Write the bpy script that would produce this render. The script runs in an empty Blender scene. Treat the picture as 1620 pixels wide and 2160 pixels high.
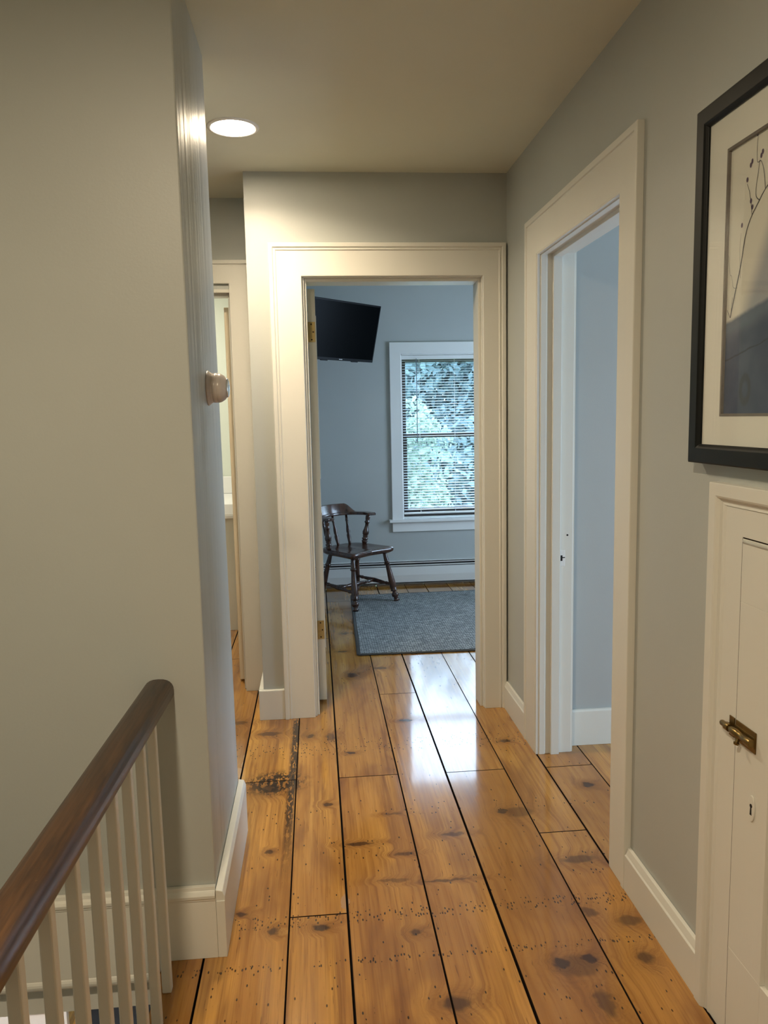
import bpy, bmesh, math, random
from mathutils import Vector, Matrix
random.seed(7)
C = bpy.context.scene.collection
PI = math.pi
SC = bpy.context.scene

# ------------------------------------------------------------------ materials
def srgb(r, g, b):
    f = lambda c: (c/255/12.92) if c/255 <= .04045 else ((c/255+.055)/1.055)**2.4
    return (f(r), f(g), f(b), 1)

class NT:
    """small node helper"""
    def __init__(s, name):
        s.m = bpy.data.materials.new(name); s.m.use_nodes = True
        s.t = s.m.node_tree; s.t.nodes.clear()
        s.out = s.t.nodes.new('ShaderNodeOutputMaterial')
    def n(s, typ, props=None, **ins):
        nd = s.t.nodes.new(typ)
        for k, v in (props or {}).items(): setattr(nd, k, v)
        for k, v in ins.items():
            key = int(k[1:]) if k[0] == 'i' and k[1:].isdigit() else k.replace('_', ' ')
            s.set(nd.inputs[key], v)
        return nd
    def set(s, sock, v):
        if isinstance(v, bpy.types.NodeSocket): s.t.links.new(v, sock)
        elif isinstance(v, bpy.types.Node): s.t.links.new(v.outputs[0], sock)
        else: sock.default_value = v
    def math(s, op, a, b=0.0, c=0.0, clamp=False):
        return s.n('ShaderNodeMath', {'operation': op, 'use_clamp': clamp}, i0=a, i1=b, i2=c).outputs[0]
    def vm(s, op, a, b=(0, 0, 0)):
        nd = s.n('ShaderNodeVectorMath', {'operation': op}, i0=a, i1=b)
        return nd.outputs[1] if op in ('LENGTH', 'DISTANCE', 'DOT_PRODUCT') else nd.outputs[0]
    def mix(s, f, a, b, blend='MIX'):
        nd = s.t.nodes.new('ShaderNodeMix'); nd.data_type = 'RGBA'; nd.blend_type = blend
        s.set(nd.inputs[0], f); s.set(nd.inputs[6], a); s.set(nd.inputs[7], b)
        return nd.outputs[2]
    def ramp(s, v, a, b, lo=0.0, hi=1.0):
        return s.n('ShaderNodeMapRange', {'interpolation_type': 'SMOOTHSTEP'}, Value=v, i1=a, i2=b, i3=lo, i4=hi).outputs[0]
    def noise(s, vec, scale, detail=3, rough=.55, dist=0.0):
        return s.n('ShaderNodeTexNoise', None, Vector=vec, Scale=scale, Detail=detail, Roughness=rough, Distortion=dist).outputs[0]
    def coords(s): return s.n('ShaderNodeTexCoord').outputs['Object']
    def scale(s, vec, xyz): return s.vm('MULTIPLY', vec, xyz)
    def pbsdf(s, **k):
        b = s.n('ShaderNodeBsdfPrincipled', None, **k)
        s.t.links.new(b.outputs[0], s.out.inputs[0]); return b
    def bump(s, h, strength=.2, dist=.002):
        return s.n('ShaderNodeBump', None, Strength=strength, Distance=dist, Height=h).outputs[0]

def paint(name, col, rough=.5, tex=160, strength=.12, var=.04, stretch=(1, 1, 1), spec=.5, rvar=.0, dist=.002):
    t = NT(name); co = t.scale(t.coords(), stretch)
    n1 = t.noise(co, tex, 3); n2 = t.noise(co, 2.3, 3)
    dark = tuple(c*(1-var) for c in col[:3])+(1,)
    c = t.mix(t.ramp(n2, .3, .7), col, dark)
    r = t.math('MULTIPLY_ADD', t.math('SUBTRACT', t.noise(co, 9, 4), .5), rvar, rough) if rvar else rough
    t.pbsdf(Base_Color=c, Roughness=r, Specular_IOR_Level=spec, Normal=t.bump(n1, strength, dist))
    return t.m

def solid(name, col, rough=.4, metal=0.0, spec=.5, coat=0.0):
    t = NT(name); co = t.coords(); n = t.noise(co, 40, 3)
    c = t.mix(t.ramp(n, .3, .7), col, tuple(x*.88 for x in col[:3])+(1,))
    t.pbsdf(Base_Color=c, Roughness=rough, Metallic=metal, Specular_IOR_Level=spec, Coat_Weight=coat)
    return t.m

M = {}
M['wall'] = paint('grey green wall paint', (.475, .50, .475, 1), .42, 170, .10, .03)
M['wall_satin'] = paint('rolled satin wall paint', (.475, .50, .475, 1), .46, 32, .60, .02, (1, 1, .035), .85, .30, .006)
M['blue_wall'] = paint('bedroom wall paint', (.435, .455, .445, 1), .55, 170, .10, .03)
M['bath_wall'] = paint('pale green bathroom paint', (.66, .70, .62, 1), .5, 170, .08, .03)
M['ceil'] = paint('ceiling paint', (.70, .71, .60, 1), .75, 200, .12, .02)
M['trim'] = paint('cream trim paint', (.76, .755, .69, 1), .36, 60, .10, .04, (1, 1, .25))
M['trim_warm'] = paint('yellowed door edge paint', (.80, .70, .52, 1), .42, 50, .2, .10, (1, 1, .3))
M['white'] = paint('white enamel', (.80, .80, .78, 1), .3, 60, .05, .03)
M['heater'] = paint('heater enamel', (.70, .70, .68, 1), .4, 80, .04, .03)
M['black'] = solid('black gap', (.004, .004, .004, 1), .8)
M['gap'] = solid('dark board gaps and door joint shade', (.016, .009, .006, 1), .95, 0, .1)  # dark board gap sides; also paints the shade in the cupboard door joint
M['tv_black'] = solid('black tv plastic', (.003, .003, .004, 1), .4, 0, .1)
M['tv_screen'] = solid('dark tv screen glass', (.001, .0015, .002, 1), .25, 0, .03)
M['logo'] = solid('silver tv logo', (.75, .75, .75, 1), .3)
M['brass'] = solid('aged brass', (.23, .155, .055, 1), .30, .9)
M['brass_hinge'] = solid('brass hinge leaf', (.52, .40, .17, 1), .42, .6)  # paler brass for the hinges
M['screw'] = solid('dark screw head', (.05, .035, .02, 1), .5, .5)
M['frame_black'] = solid('black satin frame', (.006, .0075, .0075, 1), .42, 0, .22)
M['mat'] = paint('cream picture mat', (.83, .81, .74, 1), .85, 300, .05, .02)
M['bevel'] = solid('grey brown mat bevel', (.17, .14, .12, 1), .8)
M['ink'] = solid('dark ink', (.09, .085, .10, 1), .8)
M['ink_soft'] = solid('pale ink', (.33, .32, .32, 1), .8)
M['plum'] = solid('plum blossom ink', (.10, .06, .12, 1), .8)
M['thermo'] = solid('beige thermostat plastic', (.57, .51, .46, 1), .28)
M['chrome'] = solid('clear domed cap', (.80, .84, .86, 1), .06, .9)
M['sash'] = solid('dark brown sash', (.030, .022, .018, 1), .45)
M['blind'] = None
M['mat_dark'] = paint('black doormat', (.012, .012, .013, 1), .95, 300, .6, .2)
M['bark'] = paint('tree bark', (.16, .12, .09, 1), .9, 12, .8, .3)
M['grass'] = paint('lawn', (.16, .24, .09, 1), .95, 20, .6, .3)

def mk_blind():
    t = NT('white vinyl slat'); co = t.coords()
    b = t.n('ShaderNodeBsdfPrincipled', None, Base_Color=(.80, .82, .83, 1), Roughness=.4)
    tr = t.n('ShaderNodeBsdfTranslucent', None, Color=(.75, .80, .85, 1))
    mx = t.n('ShaderNodeMixShader', None, i0=.45, i1=b, i2=tr)
    t.t.links.new(mx.outputs[0], t.out.inputs[0]); return t.m
M['blind'] = mk_blind()

def mk_glass():
    t = NT('clear pane'); lw = t.n('ShaderNodeFresnel', None, IOR=1.5)
    tr = t.n('ShaderNodeBsdfTransparent', None, Color=(.97, .98, .98, 1))
    gl = t.n('ShaderNodeBsdfGlossy', None, Roughness=.01)
    bf = t.n('ShaderNodeNewGeometry').outputs['Backfacing']
    fr = t.math('MULTIPLY', lw.outputs[0], t.math('SUBTRACT', 1.0, bf))      # reflect at the front surface of the thin pane
    mx = t.n('ShaderNodeMixShader', None, i0=fr, i1=tr, i2=gl)
    t.t.links.new(mx.outputs[0], t.out.inputs[0]); return t.m
M['glass'] = mk_glass()

def mk_emit(name, col, s):
    t = NT(name); e = t.n('ShaderNodeEmission', None, Color=col, Strength=s)
    t.t.links.new(e.outputs[0], t.out.inputs[0]); return t.m
WARM = (1.0, .815, .575, 1)
M['led'] = mk_emit('led diffuser glow', WARM, 115)

def mk_wood(name, light, dark, rough, axis_scale, coat=.0, scratch=False):
    t = NT(name); co = t.scale(t.coords(), axis_scale)
    n = t.noise(co, 1.0, 6, .65, .6); n2 = t.noise(co, 5.0, 4, .6)
    f = t.math('ADD', t.math('MULTIPLY', n, .7), t.math('MULTIPLY', n2, .3))
    c = t.mix(t.ramp(f, .36, .66), dark, light)
    if scratch:
        v = t.noise(t.scale(t.coords(), (60, 22, 60)), 1.0, 5, .7, 1.5)
        c = t.mix(t.ramp(v, .70, .76, 0, .55), c, (.34, .20, .10, 1))
    t.pbsdf(Base_Color=c, Roughness=rough, Coat_Weight=coat, Coat_Roughness=.12, Normal=t.bump(n2, .08, .001))
    return t.m
M['chair'] = mk_wood('dark stained chair wood', (.085, .034, .019, 1), (.026, .011, .007, 1), .26, (22, 22, 6), .35)
M['rail'] = mk_wood('worn brown handrail wood', (.150, .064, .020, 1), (.046, .019, .007, 1), .34, (45, 3, 45), .06, True)

# wide plank floor: grain follows each board, knots, nail rows and stains where the boards carry them
KNOTS = [(.597, 1.805, .034, .03, 1), (.674, 1.814, .036, .022, 1), (.635, 1.79, .075, .055, .55), (.66, 1.66, .03, .06, .7), (.633, 2.588, .028, .022, 1), (.69, 2.575, .07, .05, .55),
         (1.007, 2.743, .030, .026, 1), (-.026, 2.021, .030, .018, 1), (.163, 4.155, .036, .045, 1), (.105, 2.437, .06, .014, .9),
         (.43, 2.458, .055, .016, .7), (-.217, 2.870, .05, .05, .95), (.006, 2.718, .025, .017, .9), (-.255, 2.112, .028, .014, .9),
         (-.195, 2.426, .016, .018, .9), (.80, 2.26, .075, .03, .7), (.385, 3.47, .045, .016, 1), (.112, 3.150, .03, .015, .9),
         (.03, 3.33, .03, .06, .7), (-.06, 3.35, .03, .03, .85), (-.25, 3.40, .07, .03, .75), (.20, 2.22, .07, .012, .45), (.25, 2.36, .05, .012, .7),
         (.36, 2.20, .10, .010, .7), (.24, 2.62, .05, .010, .5), (.93, 3.42, .04, .03, .9), (.82, 1.80, .025, .03, .8), (.79, 3.18, .03, .02, .9),
         (-.16, 2.02, .02, .02, .9), (.235, 1.97, .025, .018, .8), (.30, 1.70, .05, .03, .8), (.74, 2.0, .03, .03, .6), (.84, 1.95, .05, .03, .7),
         (.16, 5.0, .03, .03, .8), (.12, 4.6, .05, .02, .7), (.33, 4.25, .05, .03, .6), (-.40, 3.55, .05, .03, .7)]
def mk_floor():
    t = NT('varnished wide pine boards'); co = t.coords()
    bid = t.n('ShaderNodeAttribute', {'attribute_name': 'board'}).outputs['Color']
    sep = t.n('ShaderNodeSeparateXYZ', None, Vector=co); X, Y = sep.outputs[0], sep.outputs[1]
    sb = t.n('ShaderNodeSeparateXYZ', None, Vector=bid)
    flat = t.vm('MULTIPLY', co, (1, 1, 0))
    wob = t.vm('MULTIPLY', t.vm('SUBTRACT', t.n('ShaderNodeTexNoise', None, Vector=flat, Scale=34.0, Detail=4.0).outputs['Color'], (.5, .5, .5)), (.040, .030, 0))
    pk = t.vm('ADD', flat, wob)
    core = halo = None
    for (kx, ky, sx, sy, st) in KNOTS:
        d = t.vm('LENGTH', t.vm('MULTIPLY', t.vm('SUBTRACT', pk, (kx, ky, 0)), (1/sx, 1/sy, 0)))
        c_ = t.ramp(d, .45, .95, st, 0); h_ = t.ramp(d, .5, 2.6, st*.75, 0)
        core = c_ if core is None else t.math('MAXIMUM', core, c_)
        halo = h_ if halo is None else t.math('MAXIMUM', halo, h_)
    # grain
    off = t.vm('MULTIPLY', bid, (7.3, 31.0, 0))
    gx = t.n('ShaderNodeCombineXYZ', None, X=t.math('MULTIPLY_ADD', halo, .05, X), Y=Y, Z=0.0).outputs[0]
    p1 = t.vm('ADD', t.scale(gx, (1, 1, 1)), off)
    broad = t.noise(t.scale(p1, (9, .9, 1)), 1.0, 4, .55, .8)
    fine = t.noise(t.scale(p1, (95, 2.4, 1)), 1.0, 4, .6, .5)
    wavy = t.n('ShaderNodeTexWave', {'wave_type': 'BANDS', 'bands_direction': 'X', 'wave_profile': 'SAW'}, Vector=t.scale(p1, (1, .07, 1)), Scale=8.0, Distortion=8.0, Detail=4.0, Detail_Scale=1.1).outputs['Fac']
    flecks = t.noise(t.scale(p1, (210, 11, 1)), 1.0, 2, .5)
    light, mid, dark = (.600, .310, .070, 1), (.430, .200, .042, 1), (.205, .080, .018, 1)
    c = t.mix(t.ramp(broad, .36, .66), mid, light)
    c = t.mix(t.math('MULTIPLY', t.ramp(wavy, .50, 1.0), .22), c, dark)
    c = t.mix(t.ramp(fine, .46, .70, 0, .55), c, dark)
    streak = t.noise(t.scale(p1, (38, 1.1, 1)), 1.0, 3, .6, .6)
    c = t.mix(t.ramp(streak, .52, .70, 0, .55), c, (.200, .078, .022, 1))
    c = t.mix(t.ramp(streak, .44, .26, 0, .35), c, (.600, .330, .090, 1))
    c = t.mix(t.math('MULTIPLY', t.ramp(sb.outputs[2], 0, 1), .60), c, (.275, .118, .029, 1))
    c = t.mix(t.ramp(t.noise(t.scale(p1, (5, 1.6, 1)), 1.0, 3, .6, .5), .48, .68, 0, .6), c, (.19, .072, .024, 1))
    c = t.mix(t.ramp(flecks, .66, .74, 0, .6), c, (.10, .040, .014, 1))
    c = t.mix(t.math('MULTIPLY', halo, .55), c, (.17, .066, .018, 1))
    ring = t.math('SINE', t.math('MULTIPLY', halo, 60.0))
    c = t.mix(t.math('MULTIPLY', t.math('MULTIPLY', halo, t.ramp(ring, 0, 1)), .35), c, (.12, .045, .015, 1))
    c = t.mix(t.math('MULTIPLY', core, .88), c, (.040, .017, .008, 1))
    # rows of nail and worm holes running across the boards
    vor = t.n('ShaderNodeTexVoronoi', {'feature': 'F1'}, Vector=t.scale(flat, (140, 56, 1)), Scale=1.0, Randomness=1.0)
    rnd = t.n('ShaderNodeSeparateXYZ', None, Vector=vor.outputs['Color']).outputs[0]
    dot = t.ramp(vor.outputs['Distance'], .23, .36, 1, 0)
    rows = None
    for (yc, w, a) in ((2.058, .034, .80), (1.876, .017, .92), (2.64, .05, .14), (3.22, .10, .32), (2.30, .25, .06), (1.70, .16, .07)):
        b_ = t.ramp(t.math('ABSOLUTE', t.math('SUBTRACT', Y, yc)), w*.5, w, a, .0)
        rows = b_ if rows is None else t.math('MAXIMUM', rows, b_)
    keep = t.math('LESS_THAN', rnd, t.math('MAXIMUM', rows, .012))
    c = t.mix(t.math('MULTIPLY', t.math('MULTIPLY', dot, keep), .92), c, (.018, .008, .004, 1))
    # black water stain along the board edge beside the passage
    sx_ = t.ramp(t.math('ABSOLUTE', t.math('SUBTRACT', X, t.math('MULTIPLY_ADD', Y, .006, -.150))), .006, .022, 1, 0)
    sy_ = t.math('MULTIPLY', t.ramp(Y, 2.15, 2.75), t.ramp(Y, 3.50, 3.62, 1, 0))
    sn = t.ramp(t.noise(t.scale(flat, (120, 26, 1)), 1.0, 5, .75), .43, .48)
    c = t.mix(t.math('MULTIPLY', t.math('MULTIPLY', sx_, sy_), t.math('MULTIPLY', sn, .95)), c, (.020, .010, .006, 1))
    s2 = t.math('MULTIPLY', t.ramp(t.math('ABSOLUTE', t.math('ADD', X, .119)), .003, .012, 1, 0), t.math('MULTIPLY', t.ramp(Y, 2.80, 3.0), t.ramp(Y, 3.50, 3.58, 1, 0)))
    s2 = t.math('MULTIPLY', s2, t.ramp(t.noise(t.scale(flat, (30, 9, 1)), 1.0, 3, .6), .40, .52, 0, .95))
    c = t.mix(s2, c, (.022, .014, .010, 1))
    bl = t.ramp(t.vm('LENGTH', t.vm('MULTIPLY', t.vm('SUBTRACT', pk, (-.195, 2.915, 0)), (7.5, 9.0, 0))), .45, 1.2, 1, 0)
    bn = t.ramp(t.noise(t.scale(flat, (48, 22, 1)), 1.0, 4, .7), .46, .51)
    c = t.mix(t.math('MULTIPLY', bl, t.math('MULTIPLY', bn, .96)), c, (.014, .008, .006, 1))
    # pale wood filler
    for (fx, fy, sx, sy) in ((.046, 2.125, .011, .05), (-.352, 3.02, .020, .05), (-.338, 3.12, .006, .10)):
        fm = t.ramp(t.vm('LENGTH', t.vm('MULTIPLY', t.vm('SUBTRACT', pk, (fx, fy, 0)), (1/sx, 1/sy, 0))), .8, 1.0, 1, 0)
        c = t.mix(fm, c, (.42, .25, .13, 1))
    rr = t.math('MULTIPLY_ADD', t.noise(t.scale(flat, (6, 3, 1)), 1.0, 3), .12, .09)
    h = t.math('ADD', t.math('MULTIPLY', fine, .25), t.math('ADD', t.math('MULTIPLY', t.noise(t.scale(p1, (12, 1.3, 1)), 1.0, 2), 2.2), t.math('MULTIPLY', core, -.4)))
    nrm = t.bump(h, .10, .003)
    t.pbsdf(Base_Color=c, Roughness=rr, Specular_IOR_Level=.32, Coat_Weight=.6, Coat_Roughness=.07, Coat_IOR=1.5, Normal=nrm, Coat_Normal=t.bump(t.noise(t.scale(p1, (12, 1.3, 1)), 1.0, 2), .05, .003))
    return t.m
M['floor'] = mk_floor()

def mk_rug():
    t = NT('woven blue grey rug'); co = t.coords()
    wv = t.vm('ADD', co, t.vm('MULTIPLY', t.n('ShaderNodeTexNoise', None, Vector=co, Scale=45.0, Detail=3.0).outputs['Color'], (.016, .016, 0)))
    br = t.n('ShaderNodeTexBrick', {'offset': .5, 'squash': 1.0}, Vector=wv, Color1=(.48, .50, .50, 1), Color2=(.24, .26, .27, 1), Mortar=(.04, .045, .05, 1), Scale=1.0, Mortar_Size=.0030, Mortar_Smooth=.4, Bias=0.0, Brick_Width=.030, Row_Height=.015)
    n = t.noise(co, 3.0, 4)
    c = t.mix(t.ramp(n, .35, .7, 0, .35), br.outputs[0], (.13, .14, .15, 1))
    t.pbsdf(Base_Color=c, Roughness=.95, Specular_IOR_Level=.2, Normal=t.bump(t.math('SUBTRACT', 1.0, br.outputs[1]), .8, .004))
    return t.m
M['rug'] = mk_rug()
M['rug_edge'] = paint('dark rug binding', (.085, .09, .095, 1), .95, 300, .5, .2)

def mk_print():
    # watercolour: blank cream sky over a slate blue slope with a plank line and a grey ring
    t = NT('watercolour print'); co = t.coords()
    sep = t.n('ShaderNodeSeparateXYZ', None, Vector=co); Y, Z = sep.outputs[1], sep.outputs[2]
    wz = t.math('ADD', Z, t.math('MULTIPLY', t.noise(co, 22, 3), .012))
    # the slope climbs towards the near end (lower y)
    edge = t.math('MULTIPLY_ADD', Y, -.20, 1.940)
    blue = t.ramp(t.math('SUBTRACT', edge, wz), .0, .012)
    n = t.noise(co, 12, 4)
    deep = t.mix(t.ramp(n, .35, .7), (.040, .058, .125, 1), (.070, .092, .165, 1))
    crest = t.ramp(t.math('SUBTRACT', edge, wz), .02, .055, 1, 0)
    deep = t.mix(t.math('MULTIPLY', crest, .6), deep, (.16, .20, .27, 1))
    line = t.ramp(t.math('ABSOLUTE', t.math('SUBTRACT', t.math('SUBTRACT', edge, wz), .086)), .0008, .0028, .8, 0)
    deep = t.mix(line, deep, (.02, .025, .05, 1))
    d = t.vm('LENGTH', t.vm('MULTIPLY', t.vm('SUBTRACT', co, (0, 1.535, 1.462)), (0, 46, 30)))
    ring = t.ramp(t.math('ABSOLUTE', t.math('SUBTRACT', d, .75)), .12, .38, .8, 0)
    deep = t.mix(ring, deep, (.035, .040, .065, 1))
    wash = t.ramp(t.math('SUBTRACT', t.math('MULTIPLY_ADD', Y, -1.9, 4.62), Z), .0, .12, 0, .75)
    sky = t.mix(wash, (.78, .75, .66, 1), (.25, .28, .36, 1))
    c = t.mix(blue, sky, deep)
    t.pbsdf(Base_Color=c, Roughness=.9, Specular_IOR_Level=.1)
    return t.m
M['print'] = mk_print()

def mk_leaf(name, a, b):
    t = NT(name); co = t.coords()
    at = t.n('ShaderNodeAttribute', {'attribute_name': 'tone'}).outputs['Fac']
    c = t.mix(at, a, b)
    d = t.n('ShaderNodeBsdfDiffuse', None, Color=c)
    tr = t.n('ShaderNodeBsdfTranslucent', None, Color=c)
    mx = t.n('ShaderNodeMixShader', None, i0=.4, i1=d, i2=tr)
    t.t.links.new(mx.outputs[0], t.out.inputs[0]); return t.m
M['leaf_a'] = mk_leaf('light green leaves', (.15, .22, .17, 1), (.24, .31, .26, 1))
M['leaf_b'] = mk_leaf('haze blue leaves', (.105, .16, .170, 1), (.165, .23, .245, 1))  # blue of haze and white balance mixed into the leaf colour

# ------------------------------------------------------------------ geometry helpers
def box(bm, x0, x1, y0, y1, z0, z1):
    v = [bm.verts.new(p) for p in ((x0, y0, z0), (x1, y0, z0), (x1, y1, z0), (x0, y1, z0), (x0, y0, z1), (x1, y0, z1), (x1, y1, z1), (x0, y1, z1))]
    fs = [(3, 2, 1, 0), (4, 5, 6, 7), (0, 1, 5, 4), (1, 2, 6, 5), (2, 3, 7, 6), (3, 0, 4, 7)]
    return [bm.faces.new([v[i] for i in f]) for f in fs]
def prism(bm, poly, axis, a, b):
    """poly: 2-D points, extruded along axis from a to b"""
    def P(p, t):
        return {'x': (t, p[0], p[1]), 'y': (p[0], t, p[1]), 'z': (p[0], p[1], t)}[axis]
    va = [bm.verts.new(P(p, a)) for p in poly]; vb = [bm.verts.new(P(p, b)) for p in poly]
    n = len(poly)
    bm.faces.new(va); bm.faces.new(vb[::-1])
    for i in range(n): bm.faces.new((va[i], vb[i], vb[(i+1) % n], va[(i+1) % n]))
def hexa(bm, lo, hi):
    """lo / hi: four 3-D corners each"""
    a = [bm.verts.new(p) for p in lo]; b = [bm.verts.new(p) for p in hi]
    bm.faces.new(a[::-1]); bm.faces.new(b)
    for i in range(4): bm.faces.new((a[i], a[(i+1) % 4], b[(i+1) % 4], b[i]))
def lathe(bm, p0, p1, prof, seg=20):
    """prof: (t along p0..p1, radius)"""
    p0, p1 = Vector(p0), Vector(p1); ax = (p1-p0); L = ax.length; ax.normalize()
    u = ax.orthogonal().normalized(); w = ax.cross(u)
    rings = []
    for t_, r in prof:
        c = p0+ax*(L*t_)
        rings.append([bm.verts.new(c+(u*math.cos(2*PI*k/seg)+w*math.sin(2*PI*k/seg))*max(r, 1e-4)) for k in range(seg)])
    for a, b in zip(rings, rings[1:]):
        for k in range(seg): bm.faces.new((a[k], a[(k+1) % seg], b[(k+1) % seg], b[k])).smooth = True
    bm.faces.new(rings[0][::-1]); bm.faces.new(rings[-1])
def tube(bm, pts, r, seg=10, flat=None):
    pts = [Vector(p) for p in pts]; rings = []
    for i, p in enumerate(pts):
        d = (pts[min(i+1, len(pts)-1)]-pts[max(i-1, 0)]).normalized()
        ref = Vector((0, 0, 1)) if abs(d.z) < .9 else Vector((1, 0, 0))
        s = d.cross(ref).normalized(); q = s.cross(d).normalized()
        rr = r[i] if isinstance(r, (list, tuple)) else r
        fz = flat or 1
        rings.append([bm.verts.new(p+s*math.cos(2*PI*k/seg)*rr+q*math.sin(2*PI*k/seg)*rr*fz) for k in range(seg)])
    for a, b in zip(rings, rings[1:]):
        for k in range(seg): bm.faces.new((a[k], a[(k+1) % seg], b[(k+1) % seg], b[k])).smooth = True
    bm.faces.new(rings[0][::-1]); bm.faces.new(rings[-1])
def loft(bm, rings, closed=True, caps=True, smooth=False):
    R = [[bm.verts.new(p) for p in r] for r in rings]; n = len(R[0])
    for a, b in zip(R, R[1:]):
        for k in range(n if closed else n-1):
            f = bm.faces.new((a[k], a[(k+1) % n], b[(k+1) % n], b[k])); f.smooth = smooth
    if caps: bm.faces.new(R[0][::-1]); bm.faces.new(R[-1])

def catmull(pts, n=8):
    P = [Vector(p) for p in pts]; out = []
    for i in range(len(P)-1):
        a, b, c, d = P[max(i-1, 0)], P[i], P[i+1], P[min(i+2, len(P)-1)]
        for k in range(n):
            t = k/n
            out.append(.5*((2*b)+(c-a)*t+(2*a-5*b+4*c-d)*t*t+(3*b-a-3*c+d)*t**3))
    out.append(P[-1]); return out

def obj(name, bm, mat, parent=None, bevel=0.0, seg=2, smooth=False, angle=40):
    """one mesh object; geometry given in world coordinates unless the parent is rotated (then local)"""
    bmesh.ops.recalc_face_normals(bm, faces=bm.faces)
    if smooth:
        for f in bm.faces: f.smooth = True
    if parent is not None:
        off = Vector((0, 0, 0)); q = parent
        while q is not None:
            if not q.get('_local'): off += q.location
            q = q.parent
        if not any_local(parent): bmesh.ops.translate(bm, verts=bm.verts, vec=-off)
        loc = Vector((0, 0, 0))
    else:
        xs = [v.co for v in bm.verts]
        loc = Vector(((min(v.x for v in xs)+max(v.x for v in xs))/2, (min(v.y for v in xs)+max(v.y for v in xs))/2, min(v.z for v in xs)))
        bmesh.ops.translate(bm, verts=bm.verts, vec=-loc)
    me = bpy.data.meshes.new(name); bm.to_mesh(me); bm.free()
    o = bpy.data.objects.new(name, me); C.objects.link(o)
    if mat: me.materials.append(mat)
    o.location = loc
    if parent is not None: o.parent = parent
    if bevel:
        b = o.modifiers.new('edge', 'BEVEL'); b.width = bevel; b.segments = seg; b.limit_method = 'ANGLE'; b.angle_limit = math.radians(35); b.harden_normals = False
    return o
def any_local(p):
    while p is not None:
        if p.get('_local'): return True
        p = p.parent
    return False
def keep_world(o):
    """static setting meshes keep world coordinates so their textures line up"""
    me = o.data; me.transform(Matrix.Translation(o.location)); o.location = (0, 0, 0); return o
def thing(name, label, cat, loc, rotz=0, group=None):
    o = bpy.data.objects.new(name, None); C.objects.link(o); o.empty_display_size = .05
    o.location = loc; o.rotation_euler = (0, 0, rotz); o['label'] = label; o['category'] = cat
    if group: o['group'] = group
    if rotz: o['_local'] = 1
    return o
def tag(o, label, cat, group=None):
    o['label'] = label; o['category'] = cat
    if group: o['group'] = group
    return o
def setting(name, loc=(0, 0, 0), label=None, cat=None):
    o = bpy.data.objects.new(name, None); C.objects.link(o); o.location = loc; o['kind'] = 'structure'; o.empty_display_size = .05
    if label: o['label'] = label; o['category'] = cat
    return o
def struct(name, bm, m, label=None, cat=None, **k):
    o = keep_world(obj(name, bm, m, None, **k)); o['kind'] = 'structure'
    if label: o['label'] = label; o['category'] = cat
    return o
def B(): return bmesh.new()
def wallbox(bm, axis, p0, p1, a0, a1, z0, z1, holes=()):
    """wall slab normal to axis ('x' or 'y') from p0 to p1, spanning a0..a1 with rectangular holes (a,b,za,zb)"""
    A = sorted({a0, a1, *[h[0] for h in holes], *[h[1] for h in holes]}); Z = sorted({z0, z1, *[h[2] for h in holes], *[h[3] for h in holes]})
    A = [a for a in A if a0 <= a <= a1]; Z = [z for z in Z if z0 <= z <= z1]
    for i in range(len(A)-1):
        run = None
        for j in range(len(Z)-1):
            ca, cz = (A[i]+A[i+1])/2, (Z[j]+Z[j+1])/2
            if any(h[0] < ca < h[1] and h[2] < cz < h[3] for h in holes): continue
            if axis == 'y': box(bm, A[i], A[i+1], p0, p1, Z[j], Z[j+1])
            else: box(bm, p0, p1, A[i], A[i+1], Z[j], Z[j+1])
def casing(bm, axis, face, sgn, a0, a1, ztop, prof, zbot=0.0, widths=None):
    """moulded three-sided casing. prof: (distance in from the outer edge, projection from the wall). face = wall plane, sgn = direction it projects"""
    def P(a, z, t):
        return (a, face+sgn*t, z) if axis == 'y' else (face+sgn*t, a, z)
    pts = [(0, 0)]+list(prof)+[(prof[-1][0], 0)]
    cols = []
    end = prof[-1][0]; wl, wh, wr = widths or (end, end, end)
    for d, t_ in pts:
        k = 1 if d > .05 else 0
        l, h, r = d+k*(wl-end), d+k*(wh-end), d+k*(wr-end)
        cols.append([P(a0+l, zbot, t_), P(a0+l, ztop-h, t_), P(a1-r, ztop-h, t_), P(a1-r, zbot, t_)])
    V = [[bm.verts.new(p) for p in c] for c in cols]
    n = len(V)
    for i in range(n):
        a, b = V[i], V[(i+1) % n]
        for k in range(3): bm.faces.new((a[k], a[k+1], b[k+1], b[k]))
    bm.faces.new([V[i][0] for i in range(n)]); bm.faces.new([V[i][3] for i in range(n)][::-1])
PROF = [(0, .024), (.003, .027), (.018, .027), (.021, .020), (.024, .019), (.027, .023), (.031, .023), (.034, .018), (.138, .018), (.141, .015)]
PROF2 = [(0, .021), (.002, .023), (.019, .023), (.021, .016), (.027, .018), (.112, .018), (.114, .016)]

CEIL = 2.505
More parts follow.
